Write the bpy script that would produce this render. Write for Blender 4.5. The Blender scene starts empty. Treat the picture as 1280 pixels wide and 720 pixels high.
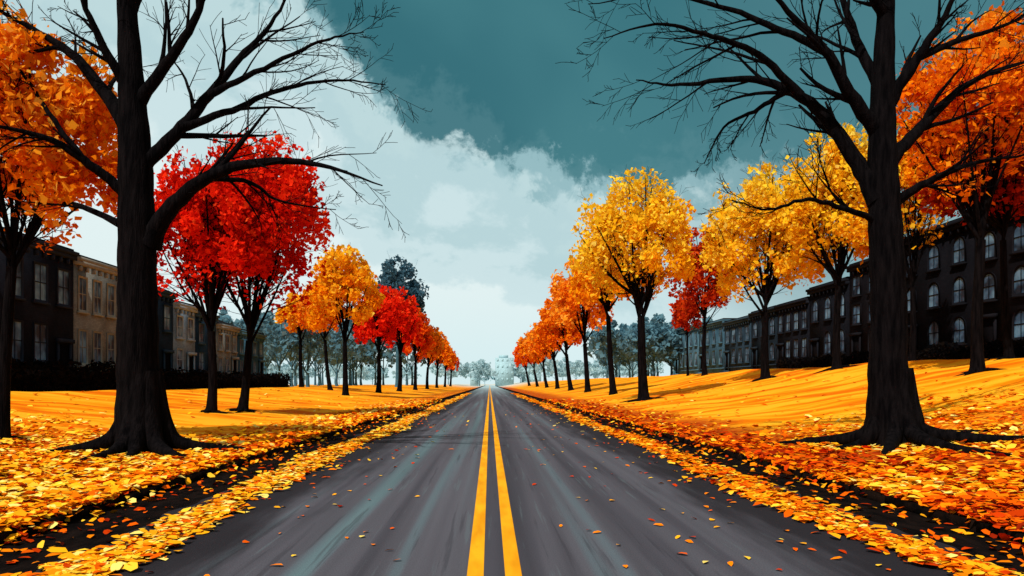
import bpy, math, random
import numpy as np
from mathutils import Vector
SEED=7
R=np.random.default_rng(SEED)
def lin(c):
    return tuple(((v/255)/12.92 if v/255<=0.04045 else ((v/255+0.055)/1.055)**2.4) for v in c)
def U(px,py,d): return np.array([(px-612)*d/900, d, 1.6-(py-480)*d/900])

scene=bpy.context.scene
# ---------------------------------------------------------------- helpers
def link(o,parent=None):
    scene.collection.objects.link(o)
    if parent is not None: o.parent=parent
    return o
def empty(name,loc=(0,0,0)):
    e=bpy.data.objects.new(name,None); e.location=(0,0,0); e.empty_display_size=.5
    return link(e)
def mesh_obj(name,verts,faces_flat,loop_tot,mat,parent=None,cols=None,smooth=False):
    verts=np.asarray(verts,dtype=np.float32).reshape(-1,3)
    faces_flat=np.asarray(faces_flat,dtype=np.int32).ravel()
    loop_tot=np.asarray(loop_tot,dtype=np.int32)
    me=bpy.data.meshes.new(name)
    me.vertices.add(len(verts)); me.vertices.foreach_set("co",verts.ravel())
    me.loops.add(len(faces_flat)); me.loops.foreach_set("vertex_index",faces_flat)
    me.polygons.add(len(loop_tot))
    st=np.concatenate([[0],np.cumsum(loop_tot)[:-1]]).astype(np.int32)
    me.polygons.foreach_set("loop_start",st)
    if smooth: me.polygons.foreach_set("use_smooth",np.ones(len(loop_tot),dtype=bool))
    if cols is not None:
        a=me.color_attributes.new("Col",'FLOAT_COLOR','POINT')
        c=np.ones((len(verts),4),dtype=np.float32); c[:,:3]=cols
        a.data.foreach_set("color",c.ravel())
    me.update(calc_edges=True); me.validate()
    me.materials.append(mat)
    return link(bpy.data.objects.new(name,me),parent)

class Geo:
    def __init__(s): s.v=[];s.f=[];s.t=[];s.n=0
    def add(s,v,faces):
        v=np.asarray(v,float).reshape(-1,3); s.v.append(v)
        for f in faces:
            s.f.extend([i+s.n for i in f]); s.t.append(len(f))
        s.n+=len(v)
    def box(s,x0,x1,y0,y1,z0,z1):
        if x0>x1:x0,x1=x1,x0
        v=[(x0,y0,z0),(x1,y0,z0),(x1,y1,z0),(x0,y1,z0),(x0,y0,z1),(x1,y0,z1),(x1,y1,z1),(x0,y1,z1)]
        s.add(v,[(0,3,2,1),(4,5,6,7),(0,1,5,4),(1,2,6,5),(2,3,7,6),(3,0,4,7)])
    def obj(s,name,mat,parent=None,smooth=False):
        if not s.v: return None
        return mesh_obj(name,np.concatenate(s.v),s.f,s.t,mat,parent,smooth=smooth)

class Tubes:
    def __init__(s): s.v=[];s.q=[];s.n=0
    def add(s,pts,rad,k):
        pts=np.asarray(pts,float); rad=np.asarray(rad,float); n=len(pts)
        t=np.gradient(pts,axis=0); t/=np.linalg.norm(t,axis=1)[:,None]+1e-9
        ov=pts[-1]-pts[0]; ref=np.array([0,1.0,0.1]) if abs(ov[1])<.7*np.linalg.norm(ov) else np.array([1.0,0,0.1])
        u=np.cross(t,ref); u/=np.linalg.norm(u,axis=1)[:,None]+1e-9
        w=np.cross(t,u)
        a=np.linspace(0,2*math.pi,k,endpoint=False)
        ring=pts[:,None,:]+rad[:,None,None]*(np.cos(a)[None,:,None]*u[:,None,:]+np.sin(a)[None,:,None]*w[:,None,:])
        s.v.append(ring.reshape(-1,3))
        i=np.arange(n-1)[:,None]*k; j=np.arange(k)[None,:]; j2=(j+1)%k
        q=np.stack([i+j,i+j2,i+k+j2,i+k+j],axis=-1).reshape(-1,4)+s.n
        s.q.append(q); s.n+=n*k
    def obj(s,name,mat,parent=None):
        q=np.concatenate(s.q)
        return mesh_obj(name,np.concatenate(s.v),q,np.full(len(q),4),mat,parent,smooth=True)

# ---------------------------------------------------------------- materials
def newmat(name):
    m=bpy.data.materials.new(name); m.use_nodes=True; nt=m.node_tree; nt.nodes.clear()
    out=nt.nodes.new("ShaderNodeOutputMaterial"); return m,nt,out
def N(nt,t,**kw):
    n=nt.nodes.new(t)
    for k,v in kw.items():
        if hasattr(n,k): setattr(n,k,v)
        else: n.inputs[k.replace('_',' ')].default_value=v
    return n
def ramp(nt,stops,interp='LINEAR'):
    r=nt.nodes.new("ShaderNodeValToRGB"); r.color_ramp.interpolation=interp
    e=r.color_ramp.elements
    while len(e)<len(stops): e.new(.5)
    for el,(p,c) in zip(e,stops):
        el.position=p; el.color=(*c[:3],1) if hasattr(c,'__len__') else (c,c,c,1)
    return r
def pmat(name,c1,c2,scale=3,rough=.85,bump=.3,bscale=None,stretch=(1,1,1),spec=.2):
    m,nt,out=newmat(name); L=nt.links.new
    b=N(nt,"ShaderNodeBsdfPrincipled"); b.inputs['Roughness'].default_value=rough
    b.inputs['Specular IOR Level'].default_value=spec
    g=N(nt,"ShaderNodeNewGeometry"); mp=N(nt,"ShaderNodeMapping"); mp.inputs['Scale'].default_value=stretch
    L(g.outputs['Position'],mp.inputs['Vector'])
    n=N(nt,"ShaderNodeTexNoise"); n.inputs['Scale'].default_value=scale; n.inputs['Detail'].default_value=4
    L(mp.outputs[0],n.inputs['Vector'])
    r=ramp(nt,[(.35,c1),(.65,c2)]); L(n.outputs['Fac'],r.inputs[0]); L(r.outputs[0],b.inputs['Base Color'])
    if bump:
        n2=N(nt,"ShaderNodeTexNoise"); n2.inputs['Scale'].default_value=bscale or scale*4; n2.inputs['Detail'].default_value=4
        L(mp.outputs[0],n2.inputs['Vector'])
        bp=N(nt,"ShaderNodeBump"); bp.inputs['Strength'].default_value=bump; bp.inputs['Distance'].default_value=.05
        L(n2.outputs['Fac'],bp.inputs['Height']); L(bp.outputs[0],b.inputs['Normal'])
    L(b.outputs[0],out.inputs[0]); return m
def leafmat(name,trans=.45):
    m,nt,out=newmat(name); L=nt.links.new
    a=N(nt,"ShaderNodeAttribute"); a.attribute_name="Col"
    d=N(nt,"ShaderNodeBsdfDiffuse"); L(a.outputs['Color'],d.inputs[0])
    if trans>0:
        t=N(nt,"ShaderNodeBsdfTranslucent"); L(a.outputs['Color'],t.inputs[0])
        mx=N(nt,"ShaderNodeMixShader"); mx.inputs[0].default_value=trans
        L(d.outputs[0],mx.inputs[1]); L(t.outputs[0],mx.inputs[2]); L(mx.outputs[0],out.inputs[0])
    else: L(d.outputs[0],out.inputs[0])
    return m
M_leaf=leafmat("leaf_foliage",.42)
M_fallen=leafmat("leaf_fallen",0)
M_bark=pmat("bark_black",(.0012,.001,.0014),(.0065,.005,.0055),scale=4,bump=.8,bscale=12,stretch=(3,3,.4),rough=1,spec=.04)
M_bark_haze=pmat("bark_hazy",lin((52,88,104)),lin((68,108,124)),scale=3,bump=0,spec=.02)  # distance haze painted into the bark colour, paler for the far one
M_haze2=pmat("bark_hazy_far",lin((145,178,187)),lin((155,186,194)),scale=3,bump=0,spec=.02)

# lawn
def lawn_material():
    m,nt,out=newmat("lawn_leaf_litter"); L=nt.links.new
    g=N(nt,"ShaderNodeNewGeometry"); sp=N(nt,"ShaderNodeSeparateXYZ"); L(g.outputs['Position'],sp.inputs[0])
    def math_(op,a,b=None,clamp=False):
        n=N(nt,"ShaderNodeMath"); n.operation=op; n.use_clamp=clamp
        for i,v in enumerate((a,b)):
            if v is None: continue
            if isinstance(v,(int,float)): n.inputs[i].default_value=v
            else: L(v,n.inputs[i])
        return n.outputs[0]
    def mr(v,a,b,c=0,d=1,smooth=True):
        n=N(nt,"ShaderNodeMapRange"); n.interpolation_type='SMOOTHSTEP' if smooth else 'LINEAR'
        L(v,n.inputs[0]); 
        for i,x in enumerate((a,b,c,d)): n.inputs[i+1].default_value=x
        return n.outputs[0]
    def mix(f,a,b):
        n=N(nt,"ShaderNodeMix"); n.data_type='RGBA'
        if isinstance(f,(int,float)): n.inputs[0].default_value=f
        else: L(f,n.inputs[0])
        for i,v in ((6,a),(7,b)):
            if isinstance(v,tuple): n.inputs[i].default_value=(*v,1)
            else: L(v,n.inputs[i])
        return n.outputs[2]
    mp=N(nt,"ShaderNodeMapping"); mp.inputs['Rotation'].default_value=(0,0,math.radians(-28)); mp.inputs['Scale'].default_value=(.09,.42,.3)
    L(g.outputs['Position'],mp.inputs[0])
    n1=N(nt,"ShaderNodeTexNoise"); n1.inputs['Scale'].default_value=1.6; n1.inputs['Detail'].default_value=4; n1.inputs['Roughness'].default_value=.5; n1.inputs['Distortion'].default_value=.5
    L(mp.outputs[0],n1.inputs[0])
    far=ramp(nt,[(.38,lin((224,106,6))),(.45,lin((236,132,8))),(.50,lin((244,154,18))),(.58,lin((249,172,34)))]); L(n1.outputs[0],far.inputs[0])  # darker orange diagonal streaks paint tree shadows into the lawn colour
    v=N(nt,"ShaderNodeTexVoronoi"); v.inputs['Scale'].default_value=7.5; L(g.outputs['Position'],v.inputs['Vector'])
    sc=N(nt,"ShaderNodeSeparateColor"); L(v.outputs['Color'],sc.inputs[0])
    n2=N(nt,"ShaderNodeTexNoise"); n2.inputs['Scale'].default_value=.45; n2.inputs['Detail'].default_value=4; L(g.outputs['Position'],n2.inputs[0])
    val=math_('ADD',math_('MULTIPLY',sc.outputs[0],.55),math_('MULTIPLY',n2.outputs[0],.55))
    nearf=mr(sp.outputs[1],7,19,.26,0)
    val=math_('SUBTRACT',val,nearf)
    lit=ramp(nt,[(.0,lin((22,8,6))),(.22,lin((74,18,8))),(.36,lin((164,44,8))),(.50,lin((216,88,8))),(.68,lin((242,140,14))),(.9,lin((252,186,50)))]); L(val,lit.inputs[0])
    ax=math_('ABSOLUTE',sp.outputs[0])
    nb=math_('MULTIPLY',math_('SUBTRACT',n2.outputs[0],.5),9.0)
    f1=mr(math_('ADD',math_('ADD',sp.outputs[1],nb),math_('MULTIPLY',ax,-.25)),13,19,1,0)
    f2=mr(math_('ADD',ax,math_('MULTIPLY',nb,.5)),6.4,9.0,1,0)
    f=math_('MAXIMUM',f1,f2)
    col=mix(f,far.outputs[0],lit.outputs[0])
    fr=math_('MULTIPLY',mr(math_('ADD',sp.outputs[0],math_('MULTIPLY',nb,.35)),7.4,9.4,1,0),mr(sp.outputs[0],4,5,0,1))
    col=mix(math_('MULTIPLY',fr,.65),col,lin((160,44,8)))
    col=mix(mr(sp.outputs[1],220,520,0,.9),col,lin((196,208,202)))  # pale haze painted into the far lawn colour
    b=N(nt,"ShaderNodeBsdfPrincipled"); b.inputs['Roughness'].default_value=1; b.inputs['Specular IOR Level'].default_value=.02
    L(col,b.inputs['Base Color'])
    bp=N(nt,"ShaderNodeBump"); bp.inputs['Strength'].default_value=.3; bp.inputs['Distance'].default_value=.03
    L(math_('MULTIPLY',sc.outputs[1],f),bp.inputs['Height']); L(bp.outputs[0],b.inputs['Normal'])
    L(b.outputs[0],out.inputs[0]); return m
M_lawn=lawn_material()

def asphalt():
    m,nt,out=newmat("asphalt"); L=nt.links.new
    g=N(nt,"ShaderNodeNewGeometry"); sp=N(nt,"ShaderNodeSeparateXYZ"); L(g.outputs['Position'],sp.inputs[0])
    def noise(scale,stretch,det=5,rough=.55,loc=0):
        mp=N(nt,"ShaderNodeMapping"); mp.inputs['Scale'].default_value=stretch; mp.inputs['Location'].default_value=(loc,loc,0); L(g.outputs['Position'],mp.inputs[0])
        n=N(nt,"ShaderNodeTexNoise"); n.inputs['Scale'].default_value=scale; n.inputs['Detail'].default_value=det; n.inputs['Roughness'].default_value=rough
        L(mp.outputs[0],n.inputs[0]); return n.outputs[0]
    def mixn(f,a,b,mode='MIX'):
        n=N(nt,"ShaderNodeMix"); n.data_type='RGBA'; n.blend_type=mode
        if isinstance(f,(int,float)): n.inputs[0].default_value=f
        else: L(f,n.inputs[0])
        for i,v in ((6,a),(7,b)):
            if isinstance(v,tuple): n.inputs[i].default_value=(*v,1)
            else: L(v,n.inputs[i])
        return n.outputs[2]
    s1=noise(1.0,(1.5,.012,1),2)
    r1=ramp(nt,[(.34,lin((60,59,66))),(.44,lin((70,69,77))),(.47,lin((77,76,84))),(.56,lin((83,83,91))),(.60,lin((85,94,102))),(.68,lin((88,108,114)))]); L(s1,r1.inputs[0])
    s2=noise(2.2,(1.7,.03,1),3,.5,4)
    r2=ramp(nt,[(.35,.85),(.5,1.0),(.65,1.12)]); L(s2,r2.inputs[0])
    c=mixn(1,r1.outputs[0],r2.outputs[0],'MULTIPLY')
    s3=noise(5,(2.2,.06,1),4,.6,9); mr3=N(nt,"ShaderNodeMapRange"); L(s3,mr3.inputs[0]); mr3.inputs[1].default_value=.60; mr3.inputs[2].default_value=.66; mr3.inputs[4].default_value=.3
    c=mixn(mr3.outputs[0],c,lin((96,112,117)))
    s4=noise(4,(2.0,.05,1),4,.6,19); mr4=N(nt,"ShaderNodeMapRange"); L(s4,mr4.inputs[0]); mr4.inputs[1].default_value=.60; mr4.inputs[2].default_value=.66; mr4.inputs[4].default_value=.45
    c=mixn(mr4.outputs[0],c,lin((50,49,56)))
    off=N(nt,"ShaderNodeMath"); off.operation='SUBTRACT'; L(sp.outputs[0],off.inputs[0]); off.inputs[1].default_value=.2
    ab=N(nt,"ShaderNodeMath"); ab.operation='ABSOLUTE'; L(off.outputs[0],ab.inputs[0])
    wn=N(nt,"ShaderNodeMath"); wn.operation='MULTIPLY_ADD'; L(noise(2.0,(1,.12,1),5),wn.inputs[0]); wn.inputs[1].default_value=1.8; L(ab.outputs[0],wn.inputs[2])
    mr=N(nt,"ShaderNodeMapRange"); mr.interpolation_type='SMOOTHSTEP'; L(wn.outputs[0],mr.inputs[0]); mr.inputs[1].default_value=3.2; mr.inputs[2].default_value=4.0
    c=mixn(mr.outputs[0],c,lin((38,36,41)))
    s5=noise(90,(1,.5,1),2); r5=ramp(nt,[(.35,.86),(.65,1.14)]); L(s5,r5.inputs[0]); c=mixn(1,c,r5.outputs[0],'MULTIPLY')
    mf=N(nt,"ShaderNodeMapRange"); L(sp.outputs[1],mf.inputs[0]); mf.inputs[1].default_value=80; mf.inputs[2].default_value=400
    c=mixn(mf.outputs[0],c,lin((170,196,202)))  # road colour fades to pale teal, painted haze with distance
    b=N(nt,"ShaderNodeBsdfPrincipled"); b.inputs['Roughness'].default_value=.85; b.inputs['Specular IOR Level'].default_value=.08
    L(c,b.inputs['Base Color'])
    bp=N(nt,"ShaderNodeBump"); bp.inputs['Strength'].default_value=.2; bp.inputs['Distance'].default_value=.01; L(s5,bp.inputs['Height']); L(bp.outputs[0],b.inputs['Normal'])
    L(b.outputs[0],out.inputs[0]); return m
M_asph=asphalt()
M_line=pmat("yellow_road_paint",lin((224,146,14)),lin((248,176,28)),scale=2.5,bump=0,stretch=(2,.4,1),spec=.05)
M_gutter=pmat("gutter_dark",(.0025,.002,.002),(.010,.006,.005),scale=6,bump=.4,stretch=(1,.4,1),rough=1,spec=.02)  # near-black, slightly mottled; ragged strips beside both kerbs
M_kerb=pmat("kerb_stone",(.002,.0018,.0018),(.012,.006,.004),scale=4,bump=.5,rough=1,spec=.02)
# ---------------------------------------------------------------- terrain
def gz(x):
    x=np.asarray(x,float)
    l=.12+1.08*np.clip((-9-x)/13,0,1)**1.1
    r=.12+2.68*np.clip((x-7)/17,0,1)**1.3
    return np.where(x<-4.9,l,np.where(x>5.3,r,-.03))
def bump(x,y):
    x=np.asarray(x,float);y=np.asarray(y,float)
    b=.05*np.sin(x*.9+y*.35)*np.sin(y*.5-x*.3)+.03*np.sin(x*2.1+1)*np.sin(y*1.3)
    w=np.clip((np.abs(x-.2)-5.6)/2.5,0,1)*np.clip(1.3-y/150,0,1)
    b2=.16*np.sin(x*.22+y*.11+1)*np.sin(y*.16-x*.1)*np.clip((x-11)/6,0,1)*np.clip(1.3-y/200,0,1)
    return b*w+b2
def GZ(x,y): return gz(x)+bump(x,y)
xs=np.unique(np.concatenate([[-900,-500,-300,-180,-120,-80,-60,-50,-40,-32],np.arange(-28,-5,.5),[-4.96,-4.93,-4.5,4.5,5.33,5.36],np.arange(5.5,32,.5),[36,42,50,60,80,120,180,300,500,900]]))
ys=np.unique(np.concatenate([[-60,-30,-15],np.arange(-8,60,.75),np.arange(60,160,4),[180,220,280,350,450,600,900,1500,3000]]))
XX,YY=np.meshgrid(xs,ys); ZZ=gz(XX)+bump(XX,YY)
ZZ[(XX>-4.95)&(XX<5.35)]=-.03
nx,ny=len(xs),len(ys)
i=np.arange(ny-1)[:,None]*nx; j=np.arange(nx-1)[None,:]
q=np.stack([i+j,i+j+1,i+j+1+nx,i+j+nx],-1).reshape(-1,4)
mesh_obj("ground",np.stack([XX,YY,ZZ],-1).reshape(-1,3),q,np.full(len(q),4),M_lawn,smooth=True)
def sheet(name,x0,x1,z,mat,y0=-30,y1=900,parent=None):
    yv=np.concatenate([np.arange(y0,100,2),np.arange(100,y1+1,20)])
    v=[];f=[]
    for k,y in enumerate(yv):
        v+=[(x0,y,z),(x1,y,z)]
        if k: f.append((2*k-2,2*k-1,2*k+1,2*k))
    g=Geo(); g.add(v,f); return g.obj(name,mat,parent)
def ragged(name,xin,xout,z,mat,parent,seed,amp=.16):
    rng=np.random.default_rng(seed); yv=[]; y=-20
    while y<600: yv.append(y); y+=.22 if y<40 else (1 if y<120 else 10)
    yv=np.array(yv); nz=np.convolve(rng.normal(0,1,len(yv)),[.25,.5,.25],'same')*amp*.5+amp*np.sin(yv*.9+seed)*.5+amp*.6*np.sin(yv*.23)
    v=[];f=[]
    for k,y in enumerate(yv):
        v+=[(xout,y,z),(xin+nz[k],y,z)]
        if k: f.append((2*k-2,2*k-1,2*k+1,2*k))
    g=Geo(); g.add(v,f); return g.obj(name,mat,parent)
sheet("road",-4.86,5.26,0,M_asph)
gt=empty("gutter"); ragged("gutter_strip",-4.0,-4.85,.004,M_gutter,gt,3); ragged("gutter_strip_b",4.4,5.25,.004,M_gutter,gt,4)
rm=empty("road_markings"); sheet("yellow_line",-.19,-.05,.004,M_line,parent=rm); sheet("yellow_line_b",.13,.27,.004,M_line,parent=rm)
for x0,x1 in ((-5.0,-4.86),(5.26,5.4)):
    g=Geo()
    y=-30
    while y<700:
        L_=1.8 if y<120 else 20
        g.box(x0,x1,y,y+L_-.015,-.06,.115); y+=L_
    g.obj("kerb",M_kerb)

# ---------------------------------------------------------------- leaves
def leaf_polys(c,size,tilt,flat,rng,sides=4,aspect=.65):
    n=len(c)
    if flat:
        az=rng.uniform(0,2*math.pi,n); t=rng.normal(0,tilt,n); t2=rng.normal(0,tilt,n)
        u=np.stack([np.cos(az),np.sin(az),np.sin(t)],-1); w=np.stack([-np.sin(az),np.cos(az),np.sin(t2)],-1)
    else:
        u=rng.normal(size=(n,3)); u/=np.linalg.norm(u,axis=1)[:,None]
        w=rng.normal(size=(n,3)); w-=u*(u*w).sum(1)[:,None]; w/=np.linalg.norm(w,axis=1)[:,None]
    nn=np.cross(u,w)
    if sides==4: prof=[(-1,0),(-.1,-1),(1,0),(.1,1)]
    else: prof=[(-1,0),(-.45,-.85),(.35,-.8),(1,0),(.4,.85),(-.5,.8)]
    k=len(prof); P=np.zeros((n,k,3))
    for a,(pu,pw) in enumerate(prof):
        ju=pu+rng.uniform(-.22,.22,n); jw=(pw+rng.uniform(-.22,.22,n))*aspect
        P[:,a]=c+(u*ju[:,None]+w*jw[:,None])*size[:,None]*.5+nn*((abs(pw)*.18)*size)[:,None]*.5
    return P.reshape(-1,3),np.arange(n*k),np.full(n,k),k
def pick(pal,idx): return np.array([lin(c) for c in pal])[idx]

PAL_Y=[(240,158,10),(252,186,20),(255,206,36),(255,218,58),(255,232,104)]
PAL_O=[(204,84,8),(232,110,10),(248,140,16),(255,164,36),(255,190,70)]
PAL_YO=[(228,120,8),(248,154,14),(254,182,24),(255,200,46),(255,220,84)]
PAL_R=[(150,14,10),(200,24,12),(232,36,16),(248,54,22),(255,92,40)]
PAL_RO=[(176,44,8),(214,64,10),(236,88,14),(250,118,22),(255,150,44)]
PAL_DR=[(120,24,12),(164,38,14),(200,58,16),(230,88,24),(248,130,44)]
PAL_DD=[(100,22,12),(136,30,14),(168,42,16),(200,66,20),(226,100,34)]

# ---------------------------------------------------------------- trees
def norm(v): return v/(np.linalg.norm(v)+1e-9)
def grow(T,p,d,L,r,depth,rng,wob=.16,up=.05,tips=None,minr=.006,dens=1.0,endr=.3):
    n=max(4,int(L/.28)+2); n=min(n,11)
    pts=[p]; dd=norm(d); cur=rng.normal(0,wob*.9,3)
    for _ in range(n-1):
        dd=norm(dd+rng.normal(0,wob*.6,3)+cur*.5+np.array([0,0,up]))
        pts.append(pts[-1]+dd*L/(n-1))
    pts=np.array(pts); rad=np.linspace(r,max(r*endr,minr*.6),n)
    T.add(pts,rad,7 if r>.08 else (5 if r>.03 else 3))
    kids(T,pts,rad,L,depth,rng,wob,up,tips,minr,dens)
def kids(T,pts,rad,L,depth,rng,wob,up,tips,minr,dens,start=.2,lf=(.35,.65),cnt=None):
    n=len(pts)
    if tips is not None: tips.append(pts[-1]); 
    if depth<=0: return
    nc=cnt or max(3,int(rng.integers(4,7)*dens))
    for t in np.linspace(start,.97,nc):
        t=min(.98,max(.05,t+rng.normal(0,.04)))
        i=min(n-2,int(t*(n-1))); fr=t*(n-1)-i
        p=pts[i]*(1-fr)+pts[i+1]*fr; r=(rad[i]*(1-fr)+rad[i+1]*fr)*rng.uniform(.38,.58)
        r=max(r,minr*.7)
        td=norm(pts[i+1]-pts[i]); a=rng.normal(size=3)*np.array([1,.75,1]); a=norm(a-td*a.dot(td))
        ang=math.radians(rng.uniform(22,48))
        d=td*math.cos(ang)+a*math.sin(ang)
        grow(T,p,d,L*rng.uniform(*lf)*(1.15-.55*t),r,depth-1,rng,wob,up,tips,minr,dens)
def spline(pts,m):
    pts=np.array(pts,float); n=len(pts); out=[]
    P=np.vstack([2*pts[0]-pts[1],pts,2*pts[-1]-pts[-2]])
    for i in range(n-1):
        p0,p1,p2,p3=P[i:i+4]
        for t in np.linspace(0,1,m,endpoint=False):
            out.append(.5*((2*p1)+(-p0+p2)*t+(2*p0-5*p1+4*p2-p3)*t*t+(-p0+3*p1-3*p2+p3)*t**3))
    out.append(pts[-1]); return np.array(out)
def roots(T,base,r,rng,count=8,L=1.7):
    a0=rng.uniform(0,1)
    for k in range(count):
        a=a0+k*2*math.pi/count+rng.uniform(-.25,.25); ll=L*rng.uniform(.65,1.5)
        dx,dy=math.cos(a),math.sin(a)
        prof=[(r*.35,1.5*r/.45),(r*.7,.62*r/.45),(r*1.25,.2*r/.45),(ll*.65,.05),(ll,-.0),(ll*1.4,-.08)]
        pts=[]
        for k2,(rr,h) in enumerate(prof):
            x=base[0]+dx*rr+(rng.normal(0,.06) if k2>2 else 0); y=base[1]+dy*rr+(rng.normal(0,.1) if k2>2 else 0)
            pts.append((x,y,float(GZ(x,y))+h if k2>1 else base[2]+h))
        pts=spline(pts,4); T.add(pts,np.interp(np.linspace(0,1,len(pts)),[0,.3,.55,1],[r*.42,r*.42,r*.24,.02]),8)

def bare_tree(d,trunk,tw,limbs,seed,name="bare_tree"):
    rng=np.random.default_rng(seed); T=Tubes(); s=d/900
    tp=np.array([U(px,py,d) for px,py in trunk]); 
    tp[0][2]=float(GZ(tp[0][0],tp[0][1]))-.25
    pts=spline(tp,7); rad=np.interp(np.linspace(0,1,len(pts)),np.linspace(0,1,len(tw)),np.array(tw)*s/2)
    rad*=1+.03*np.sin(np.arange(len(rad))*1.7)
    T.add(pts,rad,18)
    base=tp[0].copy(); base[2]+=.25
    roots(T,base,rad[4]*1.0,rng,9,1.9)
    for lp,w0,w1,yo in limbs:
        n=len(lp); P=[]
        for k,(px,py) in enumerate(lp):
            P.append(U(px,py,d+yo*(k/(n-1))))
        pts=spline(P,6); L=np.linalg.norm(np.diff(pts,axis=0),axis=1).sum()
        pts[1:-1]+=rng.normal(0,.010,(len(pts)-2,3))
        tt=np.linspace(0,1,len(pts)); rad=(w0*(1-tt)**1.15+w1*.6*tt**.5*(1-tt*.4))*s/2+.004; rad[0]*=1.3; rad[1]*=1.1
        T.add(pts,rad,9)
        kids(T,pts,np.maximum(rad,.016),min(L,5.0)*.70,3,rng,.10,.025,None,.009,.85,start=.2,cnt=8)
    e=empty(name); T.obj("trunk_and_branches",M_bark,e); return e

bare_tree(15.7,[(180,572),(173,480),(172,390),(171,300),(169,200),(164,100),(158,0),(152,-90),(150,-170)],
 [70,50,47,44,40,30,22,15,7],
 [([(186,305),(212,262),(258,222),(325,203),(400,206),(478,232)],25,3,-1.0),
  ([(178,205),(222,165),(262,118),(300,72),(338,30),(372,-30)],18,5,.8),
  ([(225,160),(290,138),(350,112),(420,100),(482,106)],10,2.5,1.4),
  ([(262,118),(330,85),(400,52),(455,40)],8,2,-.8),
  ([(172,130),(208,80),(240,30),(262,-30),(270,-90)],15,6,-1.2),
  ([(166,170),(128,112),(88,66),(30,30),(-50,-10)],20,6,1.2),
  ([(165,120),(130,60),(104,0),(90,-70)],13,5,-1.0),
  ([(160,245),(112,205),(66,176),(10,160),(-50,150)],13,4,-1.4),
  ([(100,195),(60,140),(26,90),(-20,60)],7,3,.9),
  ([(260,222),(312,228),(352,252),(420,262)],7,2,1.2),
  ([(160,20),(185,-30),(200,-100)],13,5,1.0),([(158,0),(128,-50),(110,-110)],12,5,-1.0),
  ([(150,280),(90,255),(35,262),(-20,250)],8,3,1.4)],11)
bare_tree(16.1,[(1118,556),(1110,480),(1111,400),(1108,310),(1104,225),(1103,140),(1106,50),(1110,-50),(1112,-130)],
 [66,46,42,40,36,30,23,15,7],
 [([(1098,250),(1072,205),(1035,150),(985,112),(925,98),(850,106),(795,100)],23,3,1.0),
  ([(1098,165),(1062,118),(1030,62),(985,14),(940,-40)],18,6,-1.0),
  ([(1000,120),(950,70),(890,45),(820,30),(755,48)],10,2,-1.2),
  ([(1030,62),(970,35),(900,8),(820,-6),(735,5)],10,2,1.0),
  ([(1100,110),(1070,50),(1052,-10),(1040,-80)],14,6,1.2),
  ([(1112,200),(1150,160),(1192,118),(1240,90),(1310,70)],17,5,1.0),
  ([(1114,255),(1160,228),(1215,205),(1300,190)],12,4,-1.2),
  ([(1110,130),(1148,70),(1182,18),(1210,-50)],15,6,-.9),
  ([(1150,70),(1200,50),(1260,30),(1320,-10)],9,4,1.2),
  ([(1095,275),(1060,262),(1010,250),(960,262),(915,250)],8,2,-1.4),
  ([(985,112),(950,135),(905,160),(880,205)],7,2,1.0),
  ([(1106,20),(1080,-30),(1066,-100)],13,5,-1),([(1108,0),(1140,-50),(1160,-110)],13,5,1.1)],23)

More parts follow.
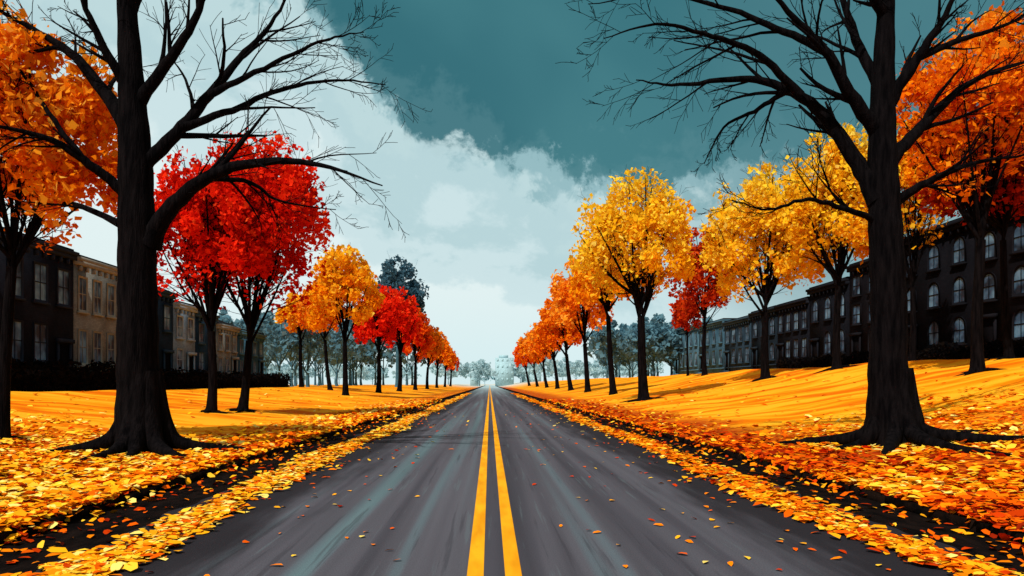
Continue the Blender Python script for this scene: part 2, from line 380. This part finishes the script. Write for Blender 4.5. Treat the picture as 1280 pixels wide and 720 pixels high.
def leafy_tree(name,x,y,crown_c,rx,rz,pal,seed,fork=None,tr=.28,nleaf=5000,ls=.22,ry=None,barkm=None,cb=0.0,noparent=None,lm=None,simple=False):
    rng=np.random.default_rng(seed); T=Tubes(); bz=float(GZ(x,y)); ry=ry or rx*.95
    tr=tr*.82
    C=np.array([crown_c[0],y,crown_c[1]]); fz=fork if fork is not None else C[2]-rz*.92
    base=np.array([x,y,bz-.2]); fk=np.array([x+(C[0]-x)*.45,y,fz])
    pts=spline([base,base*.55+fk*.45+[rng.normal(0,.08),0,0],fk],6)
    rad=np.interp(np.linspace(0,1,len(pts)),[0,.10,.35,1],[tr*1.9,tr*1.2,tr,tr*.78])
    T.add(pts,rad,10)
    far=y>60
    if not far: roots(T,base+[0,0,.2],tr*.9,rng,6,tr*4.2)
    tips=[]
    nl=6 if simple else (9 if far else 14)
    for k in range(nl):
        a=2*math.pi*k/nl*1.618+rng.uniform(-.3,.3); el=(.2+1.2*((k*.618)%1)) if k else 1.45
        tgt=C+np.array([math.cos(a)*math.cos(el)*rx,math.sin(a)*math.cos(el)*ry,math.sin(el)*rz])*.97
        tgt[2]-=rz*.10*(1-el/1.4)
        st=fk+np.array([0,0,1])*(rng.uniform(-.3,.9)*tr*5)
        mid=st*.55+tgt*.45+np.array([0,0,-.08*rz])+rng.normal(0,.07,3)*rx*.4
        P=spline([st,mid,tgt],6); r0=tr*rng.uniform(.34,.5)
        rd=np.linspace(r0,r0*.2,len(P)); T.add(P,rd,6)
        kids(T,P,rd,np.linalg.norm(tgt-st)*.55,0 if simple else (1 if far else 2),rng,.10,.05,tips,.014 if not far else .03,1.0,start=.22,cnt=7)
    nc=64
    dirs=rng.normal(size=(nc,3)); dirs/=np.linalg.norm(dirs,axis=1)[:,None]
    rr=rng.uniform(.55,.90,nc)
    dirs[:,2]=np.where(dirs[:,2]<-.6,-dirs[:,2]*.6,dirs[:,2])
    cl=C+dirs*rr[:,None]*np.array([rx,ry,rz]); cr=rng.uniform(.13,.27,nc)
    bright=rng.uniform(-1.0,1.0,nc)
    nleaf=int(nleaf*(1.1 if not simple else .9))
    k=rng.integers(0,nc,nleaf)
    g=rng.normal(size=(nleaf,3)); g/=np.linalg.norm(g,axis=1)[:,None]; g*=(rng.uniform(0,1,nleaf)**.45)[:,None]
    pos=cl[k]+g*(cr[k])[:,None]*np.array([rx,ry,rz])*1.05
    tp=np.array(tips); nt_=int(nleaf*.30); kt=rng.integers(0,len(tp),nt_)
    pos2=tp[kt]+rng.normal(0,.06,(nt_,3))*rx
    ok=(((pos2-C)/np.array([rx,ry,rz]))**2).sum(1)<1.2
    pos2=pos2[ok]
    relb=np.concatenate([bright[k],rng.uniform(-1,1,len(pos2))])
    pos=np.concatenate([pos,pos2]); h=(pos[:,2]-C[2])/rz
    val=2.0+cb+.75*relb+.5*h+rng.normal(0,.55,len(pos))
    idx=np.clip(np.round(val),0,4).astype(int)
    size=ls*rng.uniform(.5,1.3,len(pos))
    V,F,TT,kk=leaf_polys(pos,size,0,False,rng,4,.78)
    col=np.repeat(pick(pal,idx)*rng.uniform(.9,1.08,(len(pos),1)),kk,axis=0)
    e=noparent or empty(name)
    T.obj("trunk_and_branches",barkm or M_bark,e)
    mesh_obj("foliage",V,F,TT,lm or M_leaf,e,cols=np.clip(col,0,1))
    return e
def ltree(name,bpx,d,X,cpx,cpy,wpx,hpx,pal,seed,**kw):
    s=d/900; x=(bpx-612)*s if X is None else X
    c=U(cpx,cpy,d)
    return leafy_tree(name,x,d,(c[0],c[2]),wpx*s/2,hpx*s/2,pal,seed,**kw)
# left row
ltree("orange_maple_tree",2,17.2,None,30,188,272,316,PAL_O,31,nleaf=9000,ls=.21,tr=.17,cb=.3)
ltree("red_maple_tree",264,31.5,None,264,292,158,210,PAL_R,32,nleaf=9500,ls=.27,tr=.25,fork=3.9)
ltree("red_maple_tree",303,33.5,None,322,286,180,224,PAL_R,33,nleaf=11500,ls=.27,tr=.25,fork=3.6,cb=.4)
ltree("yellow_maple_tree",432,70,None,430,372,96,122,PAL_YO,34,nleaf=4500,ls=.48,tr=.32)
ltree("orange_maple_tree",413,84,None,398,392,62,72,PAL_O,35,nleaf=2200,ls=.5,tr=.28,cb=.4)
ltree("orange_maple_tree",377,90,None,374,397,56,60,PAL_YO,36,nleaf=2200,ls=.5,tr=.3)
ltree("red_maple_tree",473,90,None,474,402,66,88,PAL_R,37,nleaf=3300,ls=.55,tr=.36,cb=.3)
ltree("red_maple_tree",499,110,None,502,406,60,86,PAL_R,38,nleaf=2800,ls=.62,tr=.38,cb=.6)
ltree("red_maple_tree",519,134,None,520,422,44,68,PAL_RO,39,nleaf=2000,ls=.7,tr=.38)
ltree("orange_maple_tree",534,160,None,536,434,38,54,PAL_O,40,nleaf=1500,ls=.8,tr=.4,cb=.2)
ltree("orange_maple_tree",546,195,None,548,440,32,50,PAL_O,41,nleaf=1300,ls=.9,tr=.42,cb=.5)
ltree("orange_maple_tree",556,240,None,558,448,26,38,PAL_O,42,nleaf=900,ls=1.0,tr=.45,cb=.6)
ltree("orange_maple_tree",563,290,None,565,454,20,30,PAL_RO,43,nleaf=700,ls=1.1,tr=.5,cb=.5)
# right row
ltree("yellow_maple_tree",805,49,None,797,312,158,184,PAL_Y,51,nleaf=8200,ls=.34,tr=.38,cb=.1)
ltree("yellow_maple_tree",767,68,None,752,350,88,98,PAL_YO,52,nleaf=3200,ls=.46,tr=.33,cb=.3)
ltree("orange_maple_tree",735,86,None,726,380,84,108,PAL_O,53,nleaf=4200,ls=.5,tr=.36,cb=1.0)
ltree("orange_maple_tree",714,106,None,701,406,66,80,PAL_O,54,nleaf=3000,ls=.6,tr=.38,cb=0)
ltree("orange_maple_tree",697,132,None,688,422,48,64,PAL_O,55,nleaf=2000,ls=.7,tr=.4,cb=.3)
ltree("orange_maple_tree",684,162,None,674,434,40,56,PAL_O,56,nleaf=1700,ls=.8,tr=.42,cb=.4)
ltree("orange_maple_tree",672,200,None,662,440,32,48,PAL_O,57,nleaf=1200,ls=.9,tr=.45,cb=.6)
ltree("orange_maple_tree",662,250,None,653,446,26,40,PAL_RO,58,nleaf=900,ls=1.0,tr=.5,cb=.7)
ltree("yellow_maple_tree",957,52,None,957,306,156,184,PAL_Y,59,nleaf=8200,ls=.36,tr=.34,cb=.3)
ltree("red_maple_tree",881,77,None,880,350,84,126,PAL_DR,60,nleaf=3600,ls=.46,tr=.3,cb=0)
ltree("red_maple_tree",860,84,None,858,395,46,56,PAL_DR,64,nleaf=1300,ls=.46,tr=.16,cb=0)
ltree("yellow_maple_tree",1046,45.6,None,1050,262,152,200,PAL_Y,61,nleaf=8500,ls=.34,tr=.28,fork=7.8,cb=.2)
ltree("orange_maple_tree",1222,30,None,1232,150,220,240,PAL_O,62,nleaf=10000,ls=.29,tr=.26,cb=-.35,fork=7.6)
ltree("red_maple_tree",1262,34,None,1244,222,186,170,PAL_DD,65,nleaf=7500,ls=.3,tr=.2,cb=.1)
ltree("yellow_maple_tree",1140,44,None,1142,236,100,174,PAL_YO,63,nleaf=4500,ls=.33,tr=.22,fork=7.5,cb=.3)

# hazy tall tree + distant tree masses, haze mixed into the leaf palettes
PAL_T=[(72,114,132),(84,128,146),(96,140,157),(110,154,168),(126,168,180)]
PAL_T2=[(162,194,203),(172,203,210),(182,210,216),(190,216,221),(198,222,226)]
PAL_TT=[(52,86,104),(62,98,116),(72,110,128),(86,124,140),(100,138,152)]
ltree("tall_hazy_tree",497,150,None,497,382,80,114,PAL_TT,70,nleaf=5000,ls=.8,tr=.5,barkm=M_bark_haze,cb=-.3)
def mass(name,specs,pal,barkm,seed):
    e=empty(name); rng=np.random.default_rng(seed)
    for k,(x,y,h,w) in enumerate(specs):
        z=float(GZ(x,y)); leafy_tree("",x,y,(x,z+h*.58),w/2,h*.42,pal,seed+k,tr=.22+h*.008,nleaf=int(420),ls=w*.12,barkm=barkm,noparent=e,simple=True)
    return e
rr=np.random.default_rng(5)
sp=[]
for k in range(34):
    y=rr.uniform(95,250); x=-rr.uniform(19+y*.02,.36*y+3); sp.append((x,y,rr.uniform(.08,.105)*y*.9+2,rr.uniform(.06,.08)*y))
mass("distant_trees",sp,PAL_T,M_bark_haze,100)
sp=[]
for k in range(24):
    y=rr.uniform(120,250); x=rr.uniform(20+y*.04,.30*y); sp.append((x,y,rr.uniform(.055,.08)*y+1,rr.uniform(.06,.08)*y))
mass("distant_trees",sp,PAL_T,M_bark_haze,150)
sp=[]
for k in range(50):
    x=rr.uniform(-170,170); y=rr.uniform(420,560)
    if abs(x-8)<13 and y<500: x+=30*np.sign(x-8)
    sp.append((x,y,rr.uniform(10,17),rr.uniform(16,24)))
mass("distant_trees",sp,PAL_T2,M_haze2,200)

# hedge
def hedge(name,x,w,y0,y1,h,seed):
    rng=np.random.default_rng(seed); g=Geo(); y=y0; e=empty(name)
    z=float(gz(x)); g.box(x-w/2+.15,x+w/2-.15,y0+.1,y1-.1,z-.2,z+h-.2); g.obj("hedge_core",M_gutter,e)
    n=int((y1-y0)*200); face=rng.random(n)
    px=np.where(face<.35,x+rng.uniform(-w/2,w/2,n),np.where(face<.75,x+w/2*np.sign(-x),x-w/2*np.sign(-x))); py=rng.uniform(y0,y1,n)
    pz=np.where(face<.35,z+h,z+rng.uniform(0,h,n)); lump=.18*np.sin(py*1.3)+.12*np.sin(py*3.1+1)
    pz=pz+lump*(pz-z)/h; P=np.stack([px,py,pz],-1)+rng.normal(0,.1,(n,3))
    V,F,TT,kk=leaf_polys(P,rng.uniform(.15,.34,n),0,False,rng,4,.7)
    c=np.array([(.004,.004,.005),(.008,.007,.007),(.012,.008,.006)])[rng.integers(0,3,n)]
    mesh_obj("foliage",V,F,TT,M_leaf,e,cols=np.repeat(c,kk,axis=0)); return e
hedge("hedge",-24,1.4,22,52,1.35,1)
hedge("hedge",-24,1.4,53,84,1.15,2)
hedge("hedge",28.5,1.2,26,70,.9,3)

# ---------------------------------------------------------------- houses
M_glass,nt,out=newmat("window_glass")
b=N(nt,"ShaderNodeBsdfPrincipled"); b.inputs['Roughness'].default_value=.4; b.inputs['Specular IOR Level'].default_value=.15
gg=N(nt,"ShaderNodeNewGeometry"); nn=N(nt,"ShaderNodeTexNoise"); nn.inputs['Scale'].default_value=.9; nt.links.new(gg.outputs['Position'],nn.inputs[0])
r_=ramp(nt,[(.38,lin((22,32,44))),(.48,lin((54,80,104))),(.56,lin((76,108,132))),(.65,lin((100,136,160)))]); nt.links.new(nn.outputs[0],r_.inputs[0]); nt.links.new(r_.outputs[0],b.inputs['Base Color']); nt.links.new(b.outputs[0],out.inputs[0])
def brickmat(name,c):
    m,nt,out=newmat(name); L=nt.links.new; c=np.array(lin(c))
    g=N(nt,"ShaderNodeNewGeometry"); sp=N(nt,"ShaderNodeSeparateXYZ"); L(g.outputs['Position'],sp.inputs[0])
    cb=N(nt,"ShaderNodeCombineXYZ"); ad=N(nt,"ShaderNodeMath"); ad.operation='ADD'; L(sp.outputs[0],ad.inputs[0]); L(sp.outputs[1],ad.inputs[1]); L(ad.outputs[0],cb.inputs[0]); L(sp.outputs[2],cb.inputs[1])
    br=N(nt,"ShaderNodeTexBrick"); br.inputs['Scale'].default_value=2.2; br.inputs['Color1'].default_value=(*(c*.85),1); br.inputs['Color2'].default_value=(*np.minimum(c*1.15,1),1); br.inputs['Mortar'].default_value=(*(c*.75),1)
    L(cb.outputs[0],br.inputs['Vector'])
    n=N(nt,"ShaderNodeTexNoise"); n.inputs['Scale'].default_value=.5; n.inputs['Detail'].default_value=4; L(g.outputs['Position'],n.inputs[0])
    rp=ramp(nt,[(.35,.7),(.65,1.2)]); L(n.outputs[0],rp.inputs[0])
    mx=N(nt,"ShaderNodeMix"); mx.data_type='RGBA'; mx.blend_type='MULTIPLY'; mx.inputs[0].default_value=1; L(br.outputs[0],mx.inputs[6]); L(rp.outputs[0],mx.inputs[7])
    b=N(nt,"ShaderNodeBsdfPrincipled"); b.inputs['Roughness'].default_value=1; b.inputs['Specular IOR Level'].default_value=.02; L(mx.outputs[2],b.inputs['Base Color']); L(b.outputs[0],out.inputs[0]); return m
def plainmat(name,c): 
    c=np.array(lin(c)); return pmat(name,tuple(c*.85),tuple(c*1.1),scale=1.5,bump=0,rough=1,spec=.02)
def window(F,G,xf,s,yc,zc,w,h,arch):
    def outline(w,h):
        pts=[(-w/2,-h/2),(w/2,-h/2)]
        if arch:
            for a in np.linspace(0,math.pi,9): pts.append((math.cos(a)*w/2,h/2-w/2+math.sin(a)*w/2))
        else: pts+=[(w/2,h/2),(-w/2,h/2)]
        return pts
    o=outline(w+.24,h+.24); i_=outline(w,h); n=len(o)
    f=.09*s; bk=.025*s
    V=[(xf+f,yc+a,zc+b) for a,b in o]+[(xf+f,yc+a,zc+b) for a,b in i_]+[(xf,yc+a,zc+b) for a,b in o]+[(xf,yc+a,zc+b) for a,b in i_]
    fs=[]
    for k in range(n):
        k2=(k+1)%n; fs+=[(k,k2,n+k2,n+k),(k,k2,2*n+k2,2*n+k),(n+k,n+k2,3*n+k2,3*n+k)]
    F.add(V,fs); G.add([(xf+bk,yc+a,zc+b) for a,b in i_],[tuple(range(n))])
    F.box(xf+bk+.004*s,xf+bk+.03*s,yc-w/2,yc+w/2,zc-.03,zc+.03)
    F.box(xf+bk+.004*s,xf+bk+.026*s,yc-.025,yc+.025,zc-h/2,zc+h/2-(.02 if not arch else .05))
    F.box(xf+.002*s,xf+.2*s,yc-w/2-.2,yc+w/2+.2,zc-h/2-.26,zc-h/2-.125)
def house(xf,s,y0,y1,top,wall,trim,storeys=2,arch=False,nwin=3,roof='flat',doorc=(14,12,14),name="row_house",chim=False):
    e=empty(name); base=float(gz(xf)); W=brickmat("wall_brick",wall); Tm=plainmat("trim",trim); Rm=pmat("roof_slate",(.004,.004,.005),(.01,.01,.012),scale=2,bump=.4,rough=1,spec=.03)
    g=Geo(); xb=xf-9*s; g.box(xf,xb,y0,y1,base-.5,top-.5); g.obj("walls",W,e)
    g=Geo(); g.box(xf+.28*s,xb,y0+.03,y1-.03,top-.5,top-.22); g.box(xf+.42*s,xb,y0+.02,y1-.02,top-.22,top)
    k=y0+.4
    while k<y1-.4: g.box(xf+.004*s,xf+.24*s,k,k+.14,top-.85,top-.503); k+=.8
    g.box(xf+.003*s,xf+.07*s,y0+.05,y1-.05,base+.9,base+1.05)
    g.obj("cornice",Tm,e)
    g=Geo()
    if roof=='pitch':
        m=(xf+xb)/2; v=[(xf+.3*s,y0+.01,top+.002),(xb,y0+.01,top+.002),(m,y0+.01,top+1.9),(xf+.3*s,y1-.01,top+.002),(xb,y1-.01,top+.002),(m,y1-.01,top+1.9)]
        g.add(v,[(0,1,2),(3,5,4),(0,2,5,3),(1,4,5,2)])
    else: g.box(xf+.1*s,xb,y0+.1,y1-.1,top+.002,top+.2)
    g.obj("roof",Rm,e)
    if chim:
        g=Geo(); cy=y0+.9; g.box(xf-3*s,xf-4*s,cy,cy+1.3,top+.1,top+1.3); g.box(xf-2.9*s,xf-4.1*s,cy-.1,cy+1.4,top+1.3,top+1.5); g.box(xf-3.2*s,xf-3.8*s,cy+.3,cy+.6,top+1.5,top+1.8)
        g.obj("chimney",Rm,e)
    F=Geo();G=Geo(); H=(top-.9-base-.8)/storeys; w=y1-y0
    for st in range(storeys):
        zc=base+1.1+H*(st+.5)
        for k in range(nwin):
            yc=y0+w*(k+.5)/nwin
            if st==0 and k==nwin-1: continue
            window(F,G,xf,s,yc,zc,min(1.15,w/nwin*.5),min(2.1,H*.6),arch)
    F.obj("window_frames",Tm,e); G.obj("windows",M_glass,e)
    D=Geo(); yc=y0+w*(nwin-.5)/nwin; D.box(xf+.003*s,xf+.05*s,yc-.55,yc+.55,base+.6,base+2.9); D.obj("door",plainmat("door_paint",doorc),e)
    S=Geo(); S.box(xf+.05*s+.003*s,xf+.16*s,yc-.75,yc-.56,base+.6,base+3.0); S.box(xf+.053*s,xf+.16*s,yc+.56,yc+.75,base+.6,base+3.0); S.box(xf+.053*s,xf+.3*s,yc-.85,yc+.85,base+3.0,base+3.25)
    for q_ in range(3): S.box(xf+.06*s,xf+(.5+.35*q_)*s,yc-.8,yc+.8,base-.2+.2*(2-q_)-.001*q_,base+.2*(3-q_))
    S.obj("doorway_and_steps",Tm,e)
    return e
XL=-27
house(XL,1,28,37.3,10.2,(26,29,37),(34,40,50),nwin=3,chim=True)
house(XL,1,37.4,46.7,10.1,(28,29,36),(38,43,54),nwin=4)
house(XL,1,46.8,53.9,9.9,(120,119,112),(136,135,126),nwin=4)
house(XL,1,54,61.4,9.3,(28,44,60),(40,58,74),nwin=3,roof='pitch')
house(XL,1,61.5,66,8.6,(118,136,150),(144,160,172),nwin=2)
house(XL,1,66.1,71,8.3,(32,52,70),(54,78,96),nwin=2)
house(XL,1,71.1,77,7.6,(118,124,122),(134,140,138),nwin=3,roof='pitch')
house(XL,1,77.1,86,7.4,(56,94,114),(72,110,128),nwin=4)  # teal walls and trim carry painted distance haze
XR=32
house(XR,-1,30,39,12.6,(19,18,21),(22,22,26),storeys=3,arch=True)
house(XR,-1,39.1,47.5,12.4,(20,18,21),(24,23,27),storeys=3,arch=True)
house(XR,-1,47.6,56,12.7,(17,17,21),(21,22,27),storeys=3,arch=True,chim=True)
house(XR,-1,56.1,64,12.0,(21,19,23),(26,25,29),storeys=3)
house(XR,-1,64.1,72,11.0,(19,20,25),(25,27,33),storeys=2,arch=True)
house(XR,-1,72.1,80,10.2,(22,24,30),(29,32,39),storeys=2,nwin=4,chim=True)
house(XR,-1,80.1,88,10.2,(26,35,43),(35,45,54),storeys=2,arch=True)  # from here on, distance haze is mixed into wall and trim colours
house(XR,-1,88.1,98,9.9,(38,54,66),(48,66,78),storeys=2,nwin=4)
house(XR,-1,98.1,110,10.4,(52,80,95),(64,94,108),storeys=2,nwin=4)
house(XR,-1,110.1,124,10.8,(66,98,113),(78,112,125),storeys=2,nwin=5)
def hb(name,x0,x1,y,h,c,steps):
    e=empty(name); m=plainmat("hazy_concrete",c); g=Geo(); g.box(x0,x1,y,y+14,-.5,h);  # distance haze put into the concrete and window colours
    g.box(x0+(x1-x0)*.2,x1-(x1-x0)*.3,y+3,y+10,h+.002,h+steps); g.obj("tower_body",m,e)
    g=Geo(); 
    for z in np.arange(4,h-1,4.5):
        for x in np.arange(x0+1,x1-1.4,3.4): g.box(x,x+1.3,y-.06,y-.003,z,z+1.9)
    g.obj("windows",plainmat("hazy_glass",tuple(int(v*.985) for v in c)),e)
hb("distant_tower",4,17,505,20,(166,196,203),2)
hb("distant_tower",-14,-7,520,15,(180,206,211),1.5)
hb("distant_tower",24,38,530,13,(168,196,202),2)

# ---------------------------------------------------------------- fallen leaves
PG=[(60,16,8),(138,32,8),(200,58,8),(232,92,8),(246,130,12),(253,172,24),(255,200,54),(255,224,116)]
def ground_leaves(name,P,size,idx,tilt=.22,sides=6,asp=.62):
    rng=np.random.default_rng(len(P))
    V,F,TT,kk=leaf_polys(P,size,tilt,True,rng,sides,asp)
    c=np.repeat(pick(PG,np.clip(np.round(idx),0,7).astype(int))*rng.uniform(.88,1.1,(len(P),1)),kk,axis=0)
    return mesh_obj(name,V,F,TT,M_fallen,None,cols=np.clip(c,0,1))
def fbm(x,y):
    return np.sin(x*.7+1.3*np.sin(y*.45))*.5+np.sin(y*.9+x*.4+2)*.3+np.sin(x*2.3-y*1.7)*.2
for side in (-1,1):
    n=26000; d=4.5*np.exp(R.uniform(0,1,n)**.95*math.log(70/4.5)); e0=4.92 if side<0 else 5.32
    x=side*(e0+R.uniform(0,1,n)**1.15*np.clip(.74*d+4-e0,2.5,17))
    z=np.where(np.abs(x)<e0+.08,.125,GZ(x,d))+R.uniform(.01,.05,n)
    f=fbm(x,d); ax=np.abs(x)-e0
    pk=np.clip(1.15-np.clip(d-14-ax*.25,0,99)/8,.0,1); pk=np.maximum(pk,np.clip(1.25-ax/3.0,0,1)*np.clip(1.3-d/60,0,1)); pk=np.maximum(pk,.03)
    keep=(R.uniform(0,1,n)<pk)&((f>-.55)|(R.uniform(0,1,n)<.35))
    if side<0: idx=5.2+1.0*f+R.normal(0,1.15,n)-1.1*(np.abs(x)<5.8)-.9*np.clip((8-d)/3,0,1)
    else:
        near=np.clip((10.5-d)/4,0,1); idx=4.8+1.1*f-2.5*near+R.normal(0,1.25,n)-1.5*(x<7.4)*(d>11)-.5*(x<6)
    size=R.uniform(.09,.21,n)*(1+d/55)
    P=np.stack([x,d,z],-1)[keep]; ground_leaves("fallen_leaves",P,size[keep],idx[keep])
    # leaves spilling over the kerb into the gutter
    n=2400; d=4.3*np.exp(R.uniform(0,1,n)**.9*math.log(70/4.3)); off=R.exponential(.10,n)
    sp_=(np.sin(d*1.1+side)+.6*np.sin(d*2.9+1))>.1
    keep=(sp_|(R.uniform(0,1,n)<.25)); x=side*(e0+.12-np.abs(off)*1.2)
    z=np.where(np.abs(x)>e0-.06,.13,.012+np.clip(.10-(e0-.06-np.abs(x))*.5,0,.1)*R.uniform(0,1,n))
    ground_leaves("fallen_leaves",np.stack([x,d,z],-1)[keep],(R.uniform(.08,.15,n)*(1+d/50))[keep],(3.7+R.normal(0,1.3,n)+(.6 if side<0 else -.2))[keep],tilt=.4)
    n=10000; d=4.2*np.exp(R.uniform(0,1,n)**.85*math.log(120/4.2))
    cen=-3.55 if side<0 else 4.08; wd=.33+.10*np.sin(d*.6+side)
    cx=cen+.1*np.sin(d*.35+side); x=cx+R.normal(0,1,n)*wd*.60
    x=np.clip(x,-4.75,5.15)
    cl=np.sin(d*2.1+x*3)+np.sin(d*.8-x*5+side)
    keep=(R.uniform(0,1,n)<np.where(np.abs(x-cx)<.42,1,.3)*np.where(cl>-.9,1,.4))
    z=.008+R.uniform(0,.035,n); idx=(5.1 if side<0 else 4.2)+R.normal(0,1.2,n)
    ground_leaves("fallen_leaves",np.stack([x,d,z],-1)[keep],(R.uniform(.08,.16,n)*(1+d/45))[keep],idx[keep],tilt=.15)
n=600; d=4.5*np.exp(R.uniform(0,1,n)*math.log(45/4.5)); a=R.uniform(0,1,n)**2.4; s=np.where(R.uniform(0,1,n)<.62,1,-1)
x=np.where(s>0,4.1-a*3.4,-3.4+a*2.6); ground_leaves("fallen_leaves",np.stack([x,d,.012+0*x],-1),R.uniform(.05,.11,n)*(1+d/60),4.0+R.normal(0,1.5,n),tilt=.15)
n=600; d=4.5*np.exp(R.uniform(0,1,n)*math.log(60/4.5)); x=np.where(R.uniform(0,1,n)<.5,R.uniform(-4.85,-4.0,n),R.uniform(4.5,5.25,n))
ground_leaves("fallen_leaves",np.stack([x,d,.018+0*x],-1),R.uniform(.05,.13,n)*(1+d/60),3.4+R.normal(0,1.3,n),tilt=.2)

# ---------------------------------------------------------------- world
w=bpy.data.worlds.new("World"); scene.world=w; w.use_nodes=True; nt=w.node_tree; nt.nodes.clear(); L=nt.links.new
out=nt.nodes.new("ShaderNodeOutputWorld"); bg=nt.nodes.new("ShaderNodeBackground"); bg.inputs[1].default_value=.1; L(bg.outputs[0],out.inputs[0])
SUN=np.array([-.46,-.72,1.0]); SUN/=np.linalg.norm(SUN)
sky=nt.nodes.new("ShaderNodeTexSky"); sky.sky_type='NISHITA'; sky.sun_disc=False
sky.sun_elevation=math.asin(SUN[2]); sky.sun_rotation=math.atan2(SUN[0],SUN[1])
tc=nt.nodes.new("ShaderNodeTexCoord"); sx=nt.nodes.new("ShaderNodeSeparateXYZ"); L(tc.outputs['Generated'],sx.inputs[0])
def mth(op,a,b=None,c=None,clamp=False):
    n=nt.nodes.new("ShaderNodeMath"); n.operation=op; n.use_clamp=clamp
    for i,v in enumerate((a,b,c)):
        if v is None: continue
        if isinstance(v,(int,float)): n.inputs[i].default_value=v
        else: L(v,n.inputs[i])
    return n.outputs[0]
az=mth('ARCTAN2',sx.outputs[0],sx.outputs[1]); el=mth('ARCSINE',sx.outputs[2])
def azel(px,py):
    u=(px-612)/900; v=(480-py)/900; a=math.atan(u); return a,math.atan(v*math.cos(a))
B=[(-200,-140),(60,-120),(250,-70),(370,-10),(420,50),(470,110),(540,160),(620,192),(700,212),(760,225),(810,250),(860,236),(920,208),(1000,196),(1100,190),(1290,180)]
fc=nt.nodes.new("ShaderNodeFloatCurve"); cv=fc.mapping.curves[0]
pts=[azel(*p) for p in B]; ptn=[((a+1)/2,e) for a,e in pts]
cv.points[0].location=(0,ptn[0][1]); cv.points[1].location=(1,ptn[-1][1])
for p in ptn: cv.points.new(*p)
fc.mapping.use_clip=False; fc.mapping.update()
L(mth('MULTIPLY_ADD',az,.5,.5,clamp=True),fc.inputs[1]); bnd=fc.outputs[0]
def noise(scale,detail=8,rough=.6,dist=0,off=0,sq=1.0):
    mp=nt.nodes.new("ShaderNodeMapping"); mp.inputs['Location'].default_value=(off,off*.7,0); mp.inputs['Scale'].default_value=(1,1,sq); L(tc.outputs['Generated'],mp.inputs[0])
    n=nt.nodes.new("ShaderNodeTexNoise"); n.inputs['Scale'].default_value=scale; n.inputs['Detail'].default_value=detail; n.inputs['Roughness'].default_value=rough; n.inputs['Distortion'].default_value=dist
    L(mp.outputs[0],n.inputs[0]); return n.outputs[0]
def smooth(v,a,b):
    n=nt.nodes.new("ShaderNodeMapRange"); n.interpolation_type='SMOOTHSTEP'; L(v,n.inputs[0]); n.inputs[1].default_value=a; n.inputs[2].default_value=b; return n.outputs[0]
def mixc(f,a,b):
    n=nt.nodes.new("ShaderNodeMix"); n.data_type='RGBA'
    if isinstance(f,(int,float)): n.inputs[0].default_value=f
    else: L(f,n.inputs[0])
    for i,v in ((6,a),(7,b)):
        if isinstance(v,tuple): n.inputs[i].default_value=(*[q*10 for q in v],1)
        else: L(v,n.inputs[i])
    return n.outputs[2]
nA=noise(9,7,.68,.1); nB=noise(14,5,.65,.2,3.1); nC=noise(5,6,.62,.3,7.7,1.5)
dA=mth('ADD',mth('SUBTRACT',bnd,el),mth('MULTIPLY',mth('SUBTRACT',nA,.5),.20))
dB=mth('ADD',mth('SUBTRACT',bnd,el),mth('MULTIPLY',mth('SUBTRACT',nB,.5),.24))
dC=mth('ADD',mth('SUBTRACT',bnd,el),mth('MULTIPLY',mth('SUBTRACT',nC,.5),.45))
teal=mixc(smooth(noise(3,3,.5,.4,1.7),.35,.65),lin((52,110,120)),lin((66,124,132)))
col=mixc(.04,teal,sky.outputs[0])
col=mixc(mth('MULTIPLY',smooth(dB,-.055,-.02),.22),col,lin((112,156,163)))
col=mixc(smooth(dA,-.006,.014),col,lin((150,188,195)))
col=mixc(mth('MULTIPLY',smooth(dB,.006,.035),.85),col,lin((196,222,225)))
col=mixc(mth('MULTIPLY',smooth(dC,.06,.10),.55),col,lin((180,210,216)))
col=mixc(mth('MULTIPLY',smooth(dC,.12,.16),.75),col,lin((210,231,234)))
col=mixc(mth('MULTIPLY',smooth(dC,.19,.23),.9),col,lin((228,243,243)))
col=mixc(mth('MULTIPLY',smooth(az,.2,.42),.6),col,lin((82,132,141)))
hz=mth('MULTIPLY',smooth(mth('MULTIPLY',el,-1),-.15,-.0),.9)
col=mixc(hz,col,lin((214,238,241)))
# warm grey added overhead, out of view, to keep shadows orange
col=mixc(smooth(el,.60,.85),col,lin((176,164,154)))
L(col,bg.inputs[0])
# sun
sd=bpy.data.lights.new("sun",'SUN'); sd.energy=4.1; sd.angle=math.radians(.6); sd.color=(1,.96,.89)
so=bpy.data.objects.new("sun",sd); link(so); so.rotation_euler=Vector(-SUN).to_track_quat('-Z','Y').to_euler()
# camera
cd=bpy.data.cameras.new("camera"); cam=bpy.data.objects.new("camera",cd); link(cam)
cam.location=(0,0,1.6); cam.rotation_euler=(math.radians(90),0,0); cd.sensor_width=36; cd.lens=900/1280*36
cd.shift_x=28/1280; cd.shift_y=120/1280; cd.clip_start=.1; cd.clip_end=5000
scene.camera=cam
scene.view_settings.view_transform='Standard'; scene.view_settings.look='None'; scene.view_settings.exposure=0
